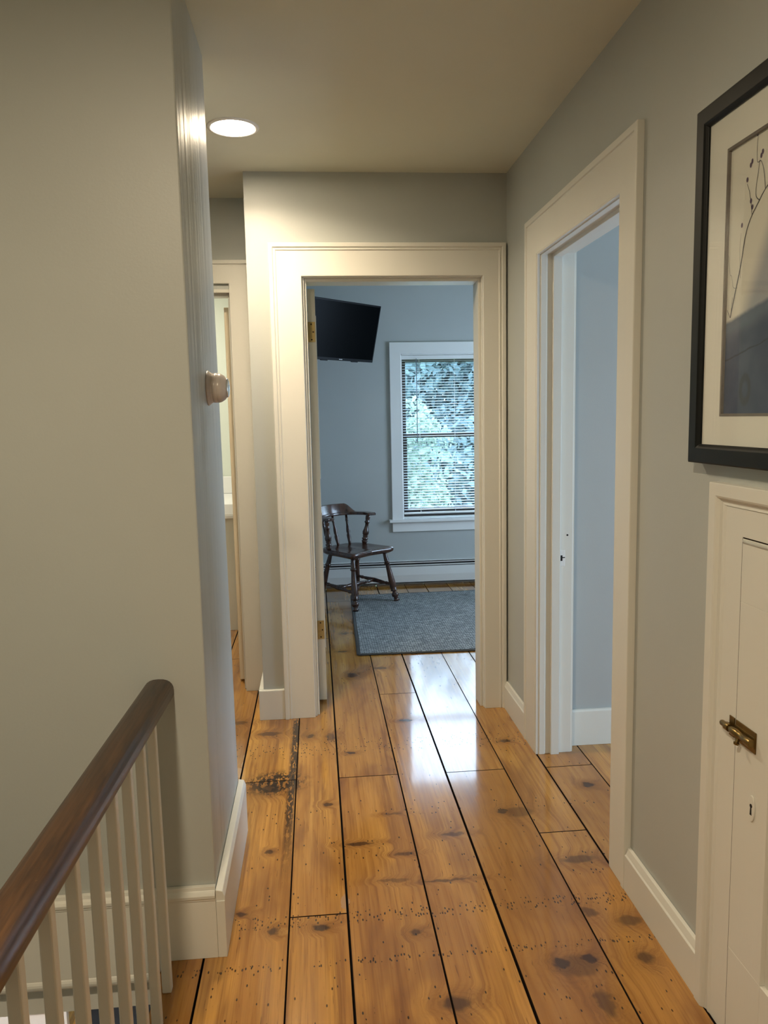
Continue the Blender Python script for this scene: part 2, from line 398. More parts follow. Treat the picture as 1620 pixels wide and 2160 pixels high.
# ------------------------------------------------------------------ floor
cols = [-.337, -.115, .052, .290, .481, .721, .888, 1.083, 1.285, 1.46, 1.69, 1.87, 2.08, 2.31, 2.50, 2.74, 2.93, 3.15, 3.38, 3.62]
butts = {(-.337): [2.932, 5.2], (-.115): [2.076, 4.9], .052: [2.926, 5.9], .290: [3.831, .9], .481: [2.916, 5.4], .721: [2.428, 4.7], .888: [2.908, 5.0]}
def build_floor():
    bm = B(); lay = bm.loops.layers.float_color.new('board'); rng = random.Random(3)
    tone = {(.052, 0): .25, (.290, 1): .45, (.888, 0): .8, (.888, 1): .9, (.721, 0): .55, (.721, 1): .5, (.481, 0): .95, (-.337, 1): .2, (-.115, 0): .15, (-.115, 1): .1, (-.337, 0): .15}
    def board(x0, x1, y0, y1, gl, gr, t):
        col = (rng.random()*3, rng.random()*3, t, 1)
        b2 = .0016
        x0 += gl; x1 -= gr; y0 += .0009; y1 -= .0009
        n0 = len(bm.faces)
        loft(bm, [[(x0, y0, -.024), (x1, y0, -.024), (x1, y1, -.024), (x0, y1, -.024)], [(x0, y0, -b2*.6), (x1, y0, -b2*.6), (x1, y1, -b2*.6), (x0, y1, -b2*.6)],
                  [(x0+b2, y0+b2, 0), (x1-b2, y0+b2, 0), (x1-b2, y1-b2, 0), (x0+b2, y1-b2, 0)]])
        bm.faces.ensure_lookup_table()
        new = bm.faces[n0:]
        for f in new:
            for l in f.loops: l[lay] = col
            f.material_index = 0 if abs(f.calc_center_median().z) < 1e-5 else 1
    wide = {.481: .0026, .052: .0020, .888: .0019, .290: .0013, -.337: .0014}
    for i in range(len(cols)-1):
        x0, x1 = cols[i], cols[i+1]
        ys = [-2.7]+sorted(butts.get(x0, [rng.uniform(1.5, 3), rng.uniform(4, 5.6)]))+[6.45]
        if x0 >= 1.0: ys = [0.2]+[y for y in ys if .4 < y < 6.4]+[6.45]
        for k in range(len(ys)-1):
            board(x0, x1, ys[k], ys[k+1], wide.get(x0, .0009), wide.get(x1, .0009), tone.get((x0, k), rng.uniform(.1, .75)))
    board(-.445, -.337, -2.7, 1.95, .001, .0022, .95)
    xs = [-2.60, -2.38, -2.17, -1.93, -1.71, -1.48, -1.26, -1.03, -.79, -.56, -.337]
    for a, b in zip(xs, xs[1:]):
        m = rng.uniform(3.2, 4.6)
        if b == -.337: m = 4.55
        board(a, b, 1.95, m, .0016, .0022, rng.uniform(.4, .9)); board(a, b, m, 6.45, .0016, .0022, rng.uniform(.4, .9))
    o = struct('floor', bm, M['floor']); o.data.materials.append(M['gap']); return o
build_floor()
bm = B(); box(bm, -.445, 3.62, -2.7, 6.45, -.14, -.026); box(bm, -2.6, -.445, 1.975, 6.45, -.14, -.026)
struct('floor_base', bm, M['black'])
# stairwell fascia below the floor edge, lower hall
bm = B(); box(bm, -.44, -.425, -2.7, 1.95, -.3, -.027); struct('trim_4', bm, M['trim'])

# ------------------------------------------------------------------ ceilings and walls
bm = B(); box(bm, -2.7, 3.75, -2.8, 6.7, CEIL, CEIL+.12); struct('ceiling', bm, M['ceil'])

# left stub wall: faces the camera at y=1.95, its hall side at x=-.30, far edge a little out of plumb
bm = B()
hexa(bm, [(-1.45, 1.95, -.03), (-.30, 1.95, -.03), (-.30, 2.572, -.03), (-1.45, 2.572, -.03)], [(-1.45, 1.95, CEIL), (-.30, 1.95, CEIL), (-.30, 2.492, CEIL), (-1.45, 2.492, CEIL)])
o = struct('wall_left', bm, M['wall'], bevel=.004)
o.data.materials.append(M['wall_satin'])
for f in o.data.polygons:
    if f.normal.x > .8: f.material_index = 1
bm = B(); wallbox(bm, 'y', 3.585, 3.755, -.28, 2.7, 0, CEIL, [(-.045, .797, 0, 2.062)]); struct('wall_front', bm, M['wall'])
bm = B(); wallbox(bm, 'x', -.28, -.18, 3.755, 6.45, 0, CEIL); struct('wall_bedroom_left', bm, M['blue_wall'])
bm = B(); wallbox(bm, 'y', 4.0, 4.12, -2.6, -.28, 0, CEIL, [(-1.20, -.385, 0, 2.066)]); struct('wall_passage', bm, M['wall'])
bm = B(); wallbox(bm, 'x', -2.7, -2.6, 1.85, 6.6, 0, CEIL); wallbox(bm, 'y', 1.85, 1.95, -2.6, -1.45, -.14, CEIL); struct('wall_passage_left', bm, M['wall'])
bm = B(); wallbox(bm, 'y', 5.95, 6.05, -2.6, -.28, 0, CEIL); struct('wall_bathroom_back', bm, M['bath_wall'])
bm = B(); wallbox(bm, 'x', -.300, -.281, 4.121, 5.95, 0, CEIL); struct('wall_bathroom_right', bm, M['bath_wall'])
bm = B(); wallbox(bm, 'y', 4.121, 4.135, -2.6, -.30, 0, CEIL, [(-1.20, -.385, 0, 2.066)]); struct('wall_bathroom_front', bm, M['bath_wall'])
bm = B(); wallbox(bm, 'y', 6.45, 6.62, -.28, 3.2, 0, CEIL, [(.725, 1.635, .56, 1.935)]); struct('wall_bedroom_back', bm, M['blue_wall'])
bm = B(); wallbox(bm, 'x', 2.7, 2.85, 3.585, 6.6, 0, CEIL, [(4.55, 5.70, .60, 2.0)]); struct('wall_bedroom_right', bm, M['blue_wall'])
bm = B(); wallbox(bm, 'y', 3.756, 3.766, -.18, 2.7, 0, CEIL, [(-.16, .90, 0, 2.18)]); struct('wall_bedroom_front', bm, M['blue_wall'])
# right hall wall with the doorway and the low cupboard opening
bm = B(); wallbox(bm, 'x', .90, 1.03, -2.7, 3.585, 0, CEIL, [(2.205, 3.04, 0, 2.047), (.6835, 1.5335, 0, 1.156)]); struct('wall_right', bm, M['wall'])
bm = B(); wallbox(bm, 'x', 1.29, 1.31, .3, 1.65, 0, 1.5); wallbox(bm, 'y', 1.60, 1.62, 1.03, 1.29, 0, 1.5); wallbox(bm, 'y', .55, .57, 1.03, 1.29, 0, 1.5); box(bm, 1.03, 1.31, .55, 1.62, 1.4, 1.42)
struct('wall_cupboard', bm, M['trim'])
bm = B(); wallbox(bm, 'y', 3.11, 3.22, 1.03, 3.62, 0, CEIL); struct('wall_right_room', bm, M['blue_wall'])
bm = B(); wallbox(bm, 'x', 3.62, 3.75, -.6, 3.22, 0, CEIL, [(1.00, 2.45, .20, 1.75)]); wallbox(bm, 'y', -.7, -.6, 1.03, 3.75, 0, CEIL); struct('wall_right_room_side', bm, M['blue_wall'])
bm = B(); box(bm, 1.03, 3.75, -.7, .2, -.03, -.001); struct('floor_right_room', bm, M['floor'])
bm = B(); wallbox(bm, 'y', -2.8, -2.7, -1.6, 1.03, -2.7, CEIL); struct('wall_back', bm, M['wall'])
bm = B(); wallbox(bm, 'x', -1.55, -1.45, -2.8, 1.95, -2.7, CEIL); struct('wall_stair', bm, M['wall'])
# face of the floor edge below the stub wall
bm = B(); prism(bm, [(-.445, -.055), (-.445, -.14), (-1.45, -.14), (-1.45, -.055)], 'y', 1.957, 1.975); struct('trim_5', bm, M['trim'])
bm = B()
prof = [(1.948+.022*math.cos(a)*-1*.0+(-.022)*math.sin(a), -.043+.019*math.cos(a)) for a in [PI*k/10 for k in range(11)]]
prism(bm, [(p[0], p[1]) for p in prof]+[(1.975, -.062), (1.975, -.024)], 'x', -1.45, -.447); struct('trim_6', bm, M['trim'])

# lower hall seen down the stairwell
bm = B(); box(bm, -3.2, .2, -2.7, 6.2, -2.7, -2.6); o = struct('floor_lower', bm, M['floor'])
bm = B(); wallbox(bm, 'y', 5.6, 5.7, -3.3, .2, -2.6, -.14); wallbox(bm, 'x', -3.3, -3.2, 1.95, 5.7, -2.6, -.14); wallbox(bm, 'x', -.42, -.40, -2.7, 5.6, -2.6, -.14); wallbox(bm, 'y', 1.96, 1.99, -3.3, -1.55, -2.6, -.14); struct('wall_lower', bm, M['wall'])

# ------------------------------------------------------------------ baseboards
bm = B()   # stub wall, hall side: tall board with a bevelled top
prism(bm, [(-.299, 0), (-.275, 0), (-.275, .170), (-.281, .186), (-.299, .190)], 'y', 1.935, 2.572)
struct('baseboard_left', bm, M['trim'], bevel=.0015)
bm = B()   # stub wall, stair side: board with ogee cap, carried down as a skirt beside the stairs
box(bm, -.445, -.299, 1.932, 1.949, 0, .166); box(bm, -1.45, -.445, 1.932, 1.949, -.03, .166)
capp = [(1.949, .164), (1.930, .164), (1.930, .168), (1.927, .172), (1.926, .180), (1.930, .186), (1.936, .190), (1.938, .200), (1.949, .200)]
prism(bm, capp, 'x', -1.45, -.300)
prism(bm, [(1.9495, 0), (1.932, 0), (1.932, .16), (1.9495, .16)], 'x', -.2985, -.2755)
struct('baseboard_stair', bm, M['trim'], bevel=.001)
bm = B(); prism(bm, [(3.584, 0), (3.566, 0), (3.566, .143), (3.569, .146), (3.584, .146)], 'x', -.302, -.181); box(bm, -.302, -.281, 3.587, 3.98, 0, .146)
struct('baseboard_front', bm, M['trim'], bevel=.0015)
bm = B()
for a, b in ((3.206, 3.584), (1.656, 2.088), (-2.7, .55)):
    prism(bm, [(.899, 0), (.880, 0), (.880, .110), (.884, .114), (.890, .132), (.899, .134)], 'y', a, b)
struct('baseboard_right', bm, M['trim'], bevel=.001)
bm = B(); prism(bm, [(3.109, 0), (3.092, 0), (3.092, .150), (3.096, .158), (3.109, .158)], 'x', 1.032, 3.62); struct('baseboard_right_room', bm, M['trim'], bevel=.0015)

# ------------------------------------------------------------------ centre doorway to the bedroom
d1 = setting('door_1', (.375, 3.66, 0), 'doorway straight ahead into the blue bedroom, its leaf swung open to the left', 'door')
bm = B(); casing(bm, 'y', 3.585, -1, -.182, .893, 2.198, PROF, 0, (.145, .146, .107)); obj('casing', bm, M['trim'], d1, bevel=.0012)
bm = B(); box(bm, -.0455, -.028, 3.584, 3.757, 0, 2.062); box(bm, .782, .7975, 3.584, 3.757, 0, 2.062); box(bm, -.0455, .7975, 3.584, 3.757, 2.048, 2.0625)
box(bm, -.028, -.018, 3.60, 3.712, 0, 2.048); box(bm, .770, .782, 3.60, 3.712, 0, 2.048); box(bm, -.018, .770, 3.60, 3.712, 2.034, 2.048)
obj('jamb', bm, M['trim'], d1, bevel=.002)
ang = math.radians(1.2)
lf = B()
def leafbox(bm, x0, x1, y0, y1, z0, z1): box(bm, x0, x1, y0, y1, z0, z1)
leafbox(lf, -.017, .020, 3.765, 4.555, .012, 2.030)
leaf = obj('door_leaf', lf, M['trim'], d1, bevel=.002)
pb = B()
for (ya, yb, za, zb) in ((3.87, 4.11, .25, .95), (4.21, 4.45, .25, .95), (3.87, 4.11, 1.12, 1.92), (4.21, 4.45, 1.12, 1.92)):
    box(pb, .0195, .0235, ya, yb, za, zb)
obj('door_panel', pb, M['trim'], leaf, bevel=.003)
for zc in (1.830, .375):
    hb = B(); box(hb, -.018, .017, 3.7615, 3.766, zc-.047, zc+.047)
    lathe(hb, (-.020, 3.760, zc-.048), (-.020, 3.760, zc+.048), [(0, .005), (.03, .006), (.97, .006), (1, .005)], 12)
    h = obj('hinge', hb, M['brass_hinge'], leaf, bevel=.0006)
    sb = B()
    for dx, dz in ((-.001, .036), (.008, 0), (0, -.036)): lathe(sb, (dx, 3.762, zc+dz), (dx, 3.7608, zc+dz), [(0, .0042), (1, .0036)], 12)
    keep = obj('screw', sb, M['screw'], leaf)

# ------------------------------------------------------------------ right doorway
d2 = setting('door_2', (.96, 2.62, 0), 'cased doorway in the right hall wall leading to a blue-lit room', 'door')
bm = B()
casing(bm, 'x', .90, -1, 2.090, 3.203, 2.192, [(0, .020), (.002, .022), (.020, .022), (.022, .016), (.028, .018), (.118, .018), (.120, .016)], 0, (.122, .152, .158))
obj('casing', bm, M['trim'], d2, bevel=.0012)
bm = B()
pj = [(.883, 3.041), (.883, 3.031), (.897, 3.031), (.8975, 3.028), (.920, 3.028), (.925, 3.033), (.944, 3.033), (.945, 3.020), (.980, 3.020), (.980, 3.036), (1.036, 3.036), (1.036, 3.041)]
prism(bm, pj, 'z', 0, 2.046)
prism(bm, [(x, 2.205+(3.041-y)) for x, y in pj], 'z', 0, 2.046)
prism(bm, [(x, 2.047-(3.041-y)) for x, y in pj], 'y', 2.206, 3.040)
obj('jamb', bm, M['trim'], d2, bevel=.0012)
bm = B(); casing(bm, 'x', 1.031, 1, 2.085, 3.070, 2.10, [(0, .012), (.03, .012)], 0); obj('inner_casing', bm, M['trim'], d2)
bm = B(); box(bm, .984, 1.004, 3.0345, 3.0365, .800, .866); obj('strike_plate', bm, M['white'], d2, bevel=.001)
bm = B(); box(bm, .9855, .9935, 3.0338, 3.0352, .822, .845); box(bm, .9935, 1.004, 3.0338, 3.0352, .834, .838); lathe(bm, (1.014, 3.0362, .928), (1.014, 3.0354, .928), [(0, .0042), (1, .004)], 14); obj('latch_hole_shade', bm, M['black'], d2)  # black inlays painting in the shade inside the latch openings

# ------------------------------------------------------------------ passage doorway to the bathroom
d3 = setting('door_3', (-.79, 4.05, 0), 'narrowly seen doorway at the end of the left passage', 'door')
bm = B(); casing(bm, 'y', 4.0, -1, -1.335, -.288, 2.207, PROF2); obj('casing', bm, M['trim'], d3, bevel=.0012)
bm = B(); box(bm, -.402, -.3845, 3.985, 4.136, 0, 2.062); box(bm, -1.2005, -1.185, 3.985, 4.136, 0, 2.062); box(bm, -1.2, -.3845, 3.985, 4.136, 2.050, 2.0665); box(bm, -.412, -.402, 4.02, 4.09, 0, 2.05); box(bm, -1.19, -.40, 4.02, 4.09, 2.038, 2.05)
obj('jamb', bm, M['trim'], d3, bevel=.002)
bm = B(); box(bm, -.448, -.413, 4.14, 4.90, .012, 2.000); obj('door_leaf', bm, M['trim_warm'], d3, bevel=.002)

# ------------------------------------------------------------------ low cupboard in the right wall
cup = thing('built_in_cupboard', 'low cream cupboard with brass slide bolt, in the right wall under the print', 'cupboard', (.89, 1.10, 0))
bm = B(); casing(bm, 'x', .90, -1, .562, 1.655, 1.262, [(0, .020), (.001, .022), (.028, .022), (.032, .020), (.036, .014), (.042, .011), (.048, .012), (.052, .010), (.118, .010)], 0, (.122, .1075, .1225))
obj('casing', bm, M['trim'], cup, bevel=.0008)
dx0, dx1 = .889, .912
Y0, Y1, Z1 = .686, 1.530, 1.152
st = .125
bm = B()
wallbox(bm, 'x', dx0, dx1, Y0, Y1, .022, Z1, [(Y0+st, Y1-st, .225, Z1-.135)])
cd = obj('door', bm, M['trim'], cup, bevel=.001)
bm = B(); box(bm, dx0+.010, dx1-.004, Y0+st, Y1-st, .225, Z1-.135); obj('door_panel', bm, M['trim'], cd, bevel=.001)
bm = B()   # bead along the top edge of the door
tube(bm, [(dx0+.0012, Y0+.004, Z1-.006), (dx0+.0012, Y1-.004, Z1-.006)], .0042, 10); obj('bead', bm, M['trim'], cd)
# dark strips painting in the shade and dirt of the open door joint
bm = B(); box(bm, .8902, .8995, Y1+.0002, Y1+.0024, .022, Z1); box(bm, .8902, .8995, Y0, Y1, Z1+.0002, Z1+.0022); obj('joint_shade', bm, M['gap'], cup)
# slide bolt
bm = B()
box(bm, dx0-.0025, dx0, 1.450, 1.528, .711, .757)
sbolt = obj('slide_bolt', bm, M['brass'], cd, bevel=.0012)
bm = B(); lathe(bm, (dx0-.010, 1.452, .734), (dx0-.010, 1.572, .734), [(0, .0055), (.02, .0065), (.96, .0065), (1, .0045)], 16)
box(bm, dx0-.0045, dx0-.0015, 1.452, 1.527, .722, .746)
box(bm, dx0-.0022, dx0+.0002, 1.533, 1.553, .713, .757); lathe(bm, (dx0-.010, 1.536, .734), (dx0-.010, 1.551, .734), [(0, .009), (1, .009)], 16)
lathe(bm, (dx0-.010, 1.50, .731), (dx0-.016, 1.50, .712), [(0, .004), (.7, .004), (.75, .0065), (1, .005)], 14)
lathe(bm, (dx0-.010, 1.453, .734), (dx0-.010, 1.526, .734), [(0, .009), (.3, .009), (.32, .0082), (.62, .0082), (.64, .009), (1, .009)], 16)
obj('bolt', bm, M['brass'], cd, bevel=.0004)
bm = B()
hexp = [(1.457+.012*math.cos(a), .590+.029*math.sin(a)*(1 if abs(math.sin(a)) > .3 else 1)) for a in [PI*2*k/16 for k in range(16)]]
prism(bm, hexp, 'x', dx0-.0028, dx0); obj('keyhole_escutcheon', bm, M['trim'], cd, bevel=.0012)
bm = B(); lathe(bm, (dx0-.0034, 1.457, .596), (dx0-.0026, 1.457, .596), [(0, .0042), (1, .0042)], 14); prism(bm, [(1.4552, .594), (1.4588, .594), (1.460, .576), (1.454, .576)], 'x', dx0-.0034, dx0-.0026); obj('keyhole', bm, M['black'], cd)

# ------------------------------------------------------------------ framed print on the right wall
pf = thing('framed_print', 'black framed print of a thin plum branch above slate blue, hung on the right wall', 'picture', (.885, 1.39, 1.30))
fy0, fy1, fz0, fz1, fw = 1.04, 1.738, 1.302, 2.075, .043
bm = B()
fp = [(0, .0), (0, .030), (.003, .032), (.034, .032), (.038, .029), (fw, .024), (fw, .0)]
cor = [[(.899-t_, fy0+d, fz0+d) for d, t_ in fp], [(.899-t_, fy1-d, fz0+d) for d, t_ in fp], [(.899-t_, fy1-d, fz1-d) for d, t_ in fp], [(.899-t_, fy0+d, fz1-d) for d, t_ in fp]]
V = [[bm.verts.new(p) for p in c] for c in cor]; n = len(fp)
for k in range(4):
    a, b = V[k], V[(k+1) % 4]
    for i in range(n): bm.faces.new((a[i], a[(i+1) % n], b[(i+1) % n], b[i]))
obj('frame', bm, M['frame_black'], pf, bevel=.0008)
my0, my1, mz0, mz1 = fy0+.112, 1.622, 1.407, 1.962
bm = B(); wallbox(bm, 'x', .879, .882, fy0+.01, fy1-.01, fz0+.01, fz1-.01, [(my0, my1, mz0, mz1)]); obj('mat_board', bm, M['mat'], pf)
bm = B(); wallbox(bm, 'x', .8785, .8845, my0, my1, mz0, mz1, [(my0+.006, my1-.006, mz0+.006, mz1-.006)]); obj('mat_bevel', bm, M['bevel'], pf)
bm = B(); box(bm, .8846, .8855, fy0+.06, fy1-.06, fz0+.06, fz1-.06); pr_ = obj('print', bm, M['print'], pf)
pr_.data.transform(Matrix.Translation(pf.location)); pr_.location = -pf.location      # texture in room coordinates
def stroke(bm, pts, w, x=.8840):
    """ink line lying on the paper: ribbon in the y-z plane"""
    P = catmull([(0, a, b) for a, b in pts], 5)
    L, R_ = [], []
    for i, p in enumerate(P):
        d = (P[min(i+1, len(P)-1)]-P[max(i-1, 0)]).normalized(); s = Vector((0, -d.z, d.y))
        ww = w*(1-.45*i/len(P))
        L.append(bm.verts.new((x, p.y+s.y*ww, p.z+s.z*ww))); R_.append(bm.verts.new((x, p.y-s.y*ww, p.z-s.z*ww)))
    for i in range(len(P)-1): bm.faces.new((L[i], L[i+1], R_[i+1], R_[i]))
bm = B()
stroke(bm, [(1.600, 1.614), (1.585, 1.660), (1.566, 1.715), (1.553, 1.768), (1.536, 1.800), (1.510, 1.825), (1.486, 1.845), (1.44, 1.87), (1.40, 1.90)], .0016)
stroke(bm, [(1.530, 1.805), (1.541, 1.850), (1.552, 1.872)], .0009)
stroke(bm, [(1.505, 1.828), (1.520, 1.845), (1.512, 1.890), (1.510, 1.905)], .0010)
stroke(bm, [(1.487, 1.845), (1.494, 1.880), (1.505, 1.902), (1.518, 1.905), (1.520, 1.940), (1.518, 1.955)], .0009)
stroke(bm, [(1.600, 1.614), (1.613, 1.632)], .0009); stroke(bm, [(1.598, 1.618), (1.594, 1.655)], .0007)
obj('branch', bm, M['ink'], pr_)
bm = B(); stroke(bm, [(1.576, 1.672), (1.592, 1.676), (1.600, 1.700), (1.606, 1.705), (1.615, 1.745)], .0007); stroke(bm, [(1.566, 1.69), (1.571, 1.75), (1.568, 1.78)], .0006); obj('twig', bm, M['ink_soft'], pr_)
bm = B()
for a, b in ((1.520, 1.958), (1.516, 1.966), (1.541, 1.905), (1.536, 1.911), (1.552, 1.880), (1.536, 1.835), (1.530, 1.822), (1.505, 1.912), (1.500, 1.918), (1.48, 1.99), (1.566, 1.795), (1.44, 1.93), (1.42, 1.90)):
    f = [bm.verts.new((.8839, a+.0036*math.cos(k*PI/4), b+.0052*math.sin(k*PI/4))) for k in range(8)]; bm.faces.new(f)
obj('blossom', bm, M['plum'], pr_)
bm = B(); box(bm, .8760, .8775, fy0+.02, fy1-.02, fz0+.02, fz1-.02); obj('glass', bm, M['glass'], pf)

# ------------------------------------------------------------------ stair railing
rail = thing('stair_railing', 'level stair railing with worn brown handrail and white square balusters', 'railing', (-.415, 1.2, 0))
bm = B()
rp = []
for k in range(24):
    a = 2*PI*k/24; x = .0375*math.copysign(abs(math.cos(a))**.8, math.cos(a)); z = .031*math.copysign(abs(math.sin(a))**.85, math.sin(a))
    if z < -.018: z = -.018-(abs(z)-.018)*.35; x *= .92
    rp.append((x-.4175, .737+z))
loft(bm, [[(x-.0652, -.6, z) for x, z in rp], [(x, 1.9495, z) for x, z in rp]]); obj('handrail', bm, M['rail'], rail, smooth=True)
rail.children[-1].data.transform(Matrix.Identity(4))
for f in rail.children[-1].data.polygons: f.use_smooth = len(f.vertices) == 4
base_b = None
for k in range(10):
    y = 1.825
    if k == 0:
        bm = B(); loft(bm, [[(-.4235, y-.0115, 0), (-.4005, y-.0115, 0), (-.4005, y+.0115, 0), (-.4235, y+.0115, 0)], [(-.4245, y-.0105, .724), (-.4035, y-.0105, .724), (-.4035, y+.0105, .724), (-.4245, y+.0105, .724)]])
        base_b = obj('baluster', bm, M['trim'], rail, bevel=.003)
    else:
        c = base_b.copy(); C.objects.link(c); c.parent = rail; c.location = (-.0012*k, -.119*k, 0)

# ------------------------------------------------------------------ thermostat and ceiling light
th = thing('thermostat', 'round beige wall thermostat with shiny domed cap on the left wall', 'thermostat', (-.299, 2.262, 1.51))
bm = B(); lathe(bm, (-.300, 2.262, 1.513), (-.245, 2.262, 1.513), [(0, .049), (.04, .050), (.10, .0475), (.20, .043), (.28, .0415), (.29, .0405), (.31, .0415), (.50, .042), (.51, .0412), (.53, .042), (.70, .040), (.88, .034), (.97, .0275), (1, .027)], 40); obj('body', bm, M['thermo'], th)
bm = B(); lathe(bm, (-.2455, 2.262, 1.513), (-.2375, 2.262, 1.513), [(0, .0275), (.3, .0275), (.5, .026), (.8, .018), (1, .004)], 32); obj('cap', bm, M['chrome'], th)

def downlight(x, y, label):
    t_ = thing('recessed_light', label, 'ceiling light', (x, y, CEIL))
    bm = B()
    pr = [(.080, -.001), (.081, -.0045), (.086, -.006), (.094, -.004), (.097, -.0004), (.097, .0), (.080, .0)]
    n = 48; R = [[bm.verts.new((x+r*math.cos(2*PI*k/n), y+r*math.sin(2*PI*k/n), CEIL+z)) for r, z in pr] for k in range(n)]
    for k in range(n):
        for i in range(len(pr)): bm.faces.new((R[k][i], R[(k+1) % n][i], R[(k+1) % n][(i+1) % len(pr)], R[k][(i+1) % len(pr)])).smooth = True
    obj('trim_ring', bm, M['white'], t_)
    bm = B(); lathe(bm, (x, y, CEIL-.0005), (x, y, CEIL-.003), [(0, .0805), (1, .0800)], 48); obj('diffuser', bm, M['led'], t_)
    return t_
downlight(-.268, 3.065, 'lit round recessed light in the hall ceiling by the left passage')

# ------------------------------------------------------------------ bedroom: window and blind
w1 = setting('window_1', (1.18, 6.5, .56), 'bedroom window with pale casing and dark sashes behind a white blind', 'window')
bm = B()
cp = [(0, .020), (.003, .023), (.093, .023), (.096, .020)]
casing(bm, 'y', 6.45, -1, .630, 1.730, 2.031, cp, .56); obj('casing', bm, M['white'], w1, bevel=.0015)
bm = B(); box(bm, .605, 1.755, 6.395, 6.52, .537, .561); obj('sill', bm, M['white'], w1, bevel=.004)
bm = B(); box(bm, .632, 1.728, 6.430, 6.449, .455, .5365); obj('apron', bm, M['white'], w1, bevel=.002)
bm = B(); box(bm, .7255, .733, 6.44, 6.62, .561, 1.934); box(bm, 1.627, 1.6345, 6.44, 6.62, .561, 1.934); box(bm, .7255, 1.6345, 6.44, 6.62, 1.927, 1.9345); box(bm, .7255, 1.6345, 6.52, 6.62, .561, .57); obj('jamb', bm, M['white'], w1)
for nm, y0, z0, z1 in (('lower_sash', 6.525, .571, 1.275), ('upper_sash', 6.568, 1.243, 1.926)):
    bm = B(); e = .043
    wallbox(bm, 'y', y0, y0+.036, .734, 1.626, z0, z1, [(.734+e, 1.626-e, z0+(.07 if nm[0] == 'l' else .032), z1-(.032 if nm[0] == 'l' else .05))])
    s_ = obj(nm, bm, M['sash'], w1, bevel=.002)
    bm = B(); box(bm, .734+e-.005, 1.626-e+.005, y0+.016, y0+.019, z0+.03, z1-.03); obj('pane', bm, M['glass'], s_)

bl = thing('window_blind', 'white mini blind with open slats hanging in the bedroom window', 'blind', (1.18, 6.475, .585))
bm = B(); box(bm, .736, 1.624, 6.462, 6.488, 1.893, 1.925); obj('headrail', bm, M['white'], bl, bevel=.002)
bm = B(); zs = 1.880; tilt = math.radians(11)
while zs > .625:
    rows = []
    for side in (.739, 1.621):
        rows.append([(side, 6.475+s*math.cos(tilt)*.0125, zs+s*math.sin(tilt)*.0125+.0016*(1-s*s)) for s in (-1, -.6, -.2, .2, .6, 1)])
    R = [[bm.verts.new(p) for p in r] for r in rows]; R2 = [[bm.verts.new((p[0], p[1], p[2]-.0004)) for p in r] for r in rows]
    for i in range(5):
        bm.faces.new((R[0][i], R[1][i], R[1][i+1], R[0][i+1])).smooth = True; bm.faces.new((R2[0][i+1], R2[1][i+1], R2[1][i], R2[0][i])).smooth = True
    for e in (0, 5): bm.faces.new((R[0][e], R[1][e], R2[1][e], R2[0][e]))
    zs -= .0222
obj('slats', bm, M['blind'], bl)
bm = B(); box(bm, .739, 1.621, 6.463, 6.487, .598, .612); obj('bottom_rail', bm, M['white'], bl, bevel=.002)
for x in (.882, 1.180, 1.478):
    bm = B()
    for yy in (6.461, 6.489): tube(bm, [(x, yy, .606), (x, yy, 1.90)], .0009, 6)
    obj('ladder_cord', bm, M['white'], bl)
bm = B(); tube(bm, [(.857, 6.450, 1.895), (.857, 6.449, 1.20)], .0035, 8); tube(bm, [(.857, 6.462, 1.90), (.857, 6.450, 1.895)], .002, 6); obj('wand', bm, solid('smoky clear wand', (.20, .22, .27, 1), .2), bl)
# the second bedroom window and the right-hand room's window (daylight sources beside the view)
w2 = setting('window_2', (2.75, 5.1, .56)); bm = B(); wallbox(bm, 'x', 2.76, 2.80, 4.55, 5.70, .60, 2.0, [(4.60, 5.65, .65, 1.28), (4.60, 5.65, 1.32, 1.95)]); obj('sash', bm, M['white'], w2)
w3 = setting('window_3', (3.68, 2.0, .55)); bm = B(); wallbox(bm, 'x', 3.66, 3.70, 1.00, 2.45, .20, 1.75, [(1.05, 2.40, .25, .95), (1.05, 2.40, .99, 1.70)]); obj('sash', bm, M['white'], w3)

# ------------------------------------------------------------------ bedroom: baseboard heater
ht = thing('baseboard_heater', 'long white baseboard heater under the bedroom window', 'heater', (1.25, 6.42, 0))
bm = B(); box(bm, -.179, 2.69, 6.438, 6.449, .0, .205); box(bm, -.179, 2.69, 6.388, 6.449, .198, .207); prism(bm, [(6.388, .207), (6.388, .190), (6.391, .190), (6.391, .207)], 'x', -.179, 2.69); obj('back_panel', bm, M['heater'], ht, bevel=.0015)
bm = B(); prism(bm, [(6.380, .090), (6.392, .160), (6.396, .160), (6.386, .090), (6.386, .030), (6.380, .030)], 'x', -.179, 2.69); obj('front_panel', bm, M['heater'], ht)
bm = B(); box(bm, -.179, 2.69, 6.394, 6.400, .166, .176); obj('damper', bm, M['heater'], ht)
bm = B(); box(bm, -.178, 2.69, 6.402, 6.437, .02, .188); obj('fins', bm, M['black'], ht)
for x in (-.1, 1.75, 2.6):
    bm = B(); box(bm, x, x+.012, 6.386, 6.438, 0, .16); obj('bracket', bm, M['black'], ht)

# ------------------------------------------------------------------ bedroom: rug
bm = B()
rc = [(.222, 4.503), (1.98, 4.470), (2.02, 6.085), (.252, 6.060)]
prism(bm, [(x+(.012 if x < 1 else -.012), y+(.012 if y < 5 else -.012)) for x, y in rc], 'z', .001, .0095)
rg = obj('area_rug', bm, M['rug']); tag(rg, 'blue grey woven rug on the bedroom floor below the window', 'rug')
bm = B()
tube(bm, [(rc[0][0], rc[0][1], .0055), (rc[1][0], rc[1][1], .0055), (rc[2][0], rc[2][1], .0055), (rc[3][0], rc[3][1], .0055), (rc[0][0], rc[0][1], .0055)], .012, 8, .42)
bm2 = bm; obj('binding', bm2, M['rug_edge'], rg)
rg.children[0].location = (0, 0, 0)

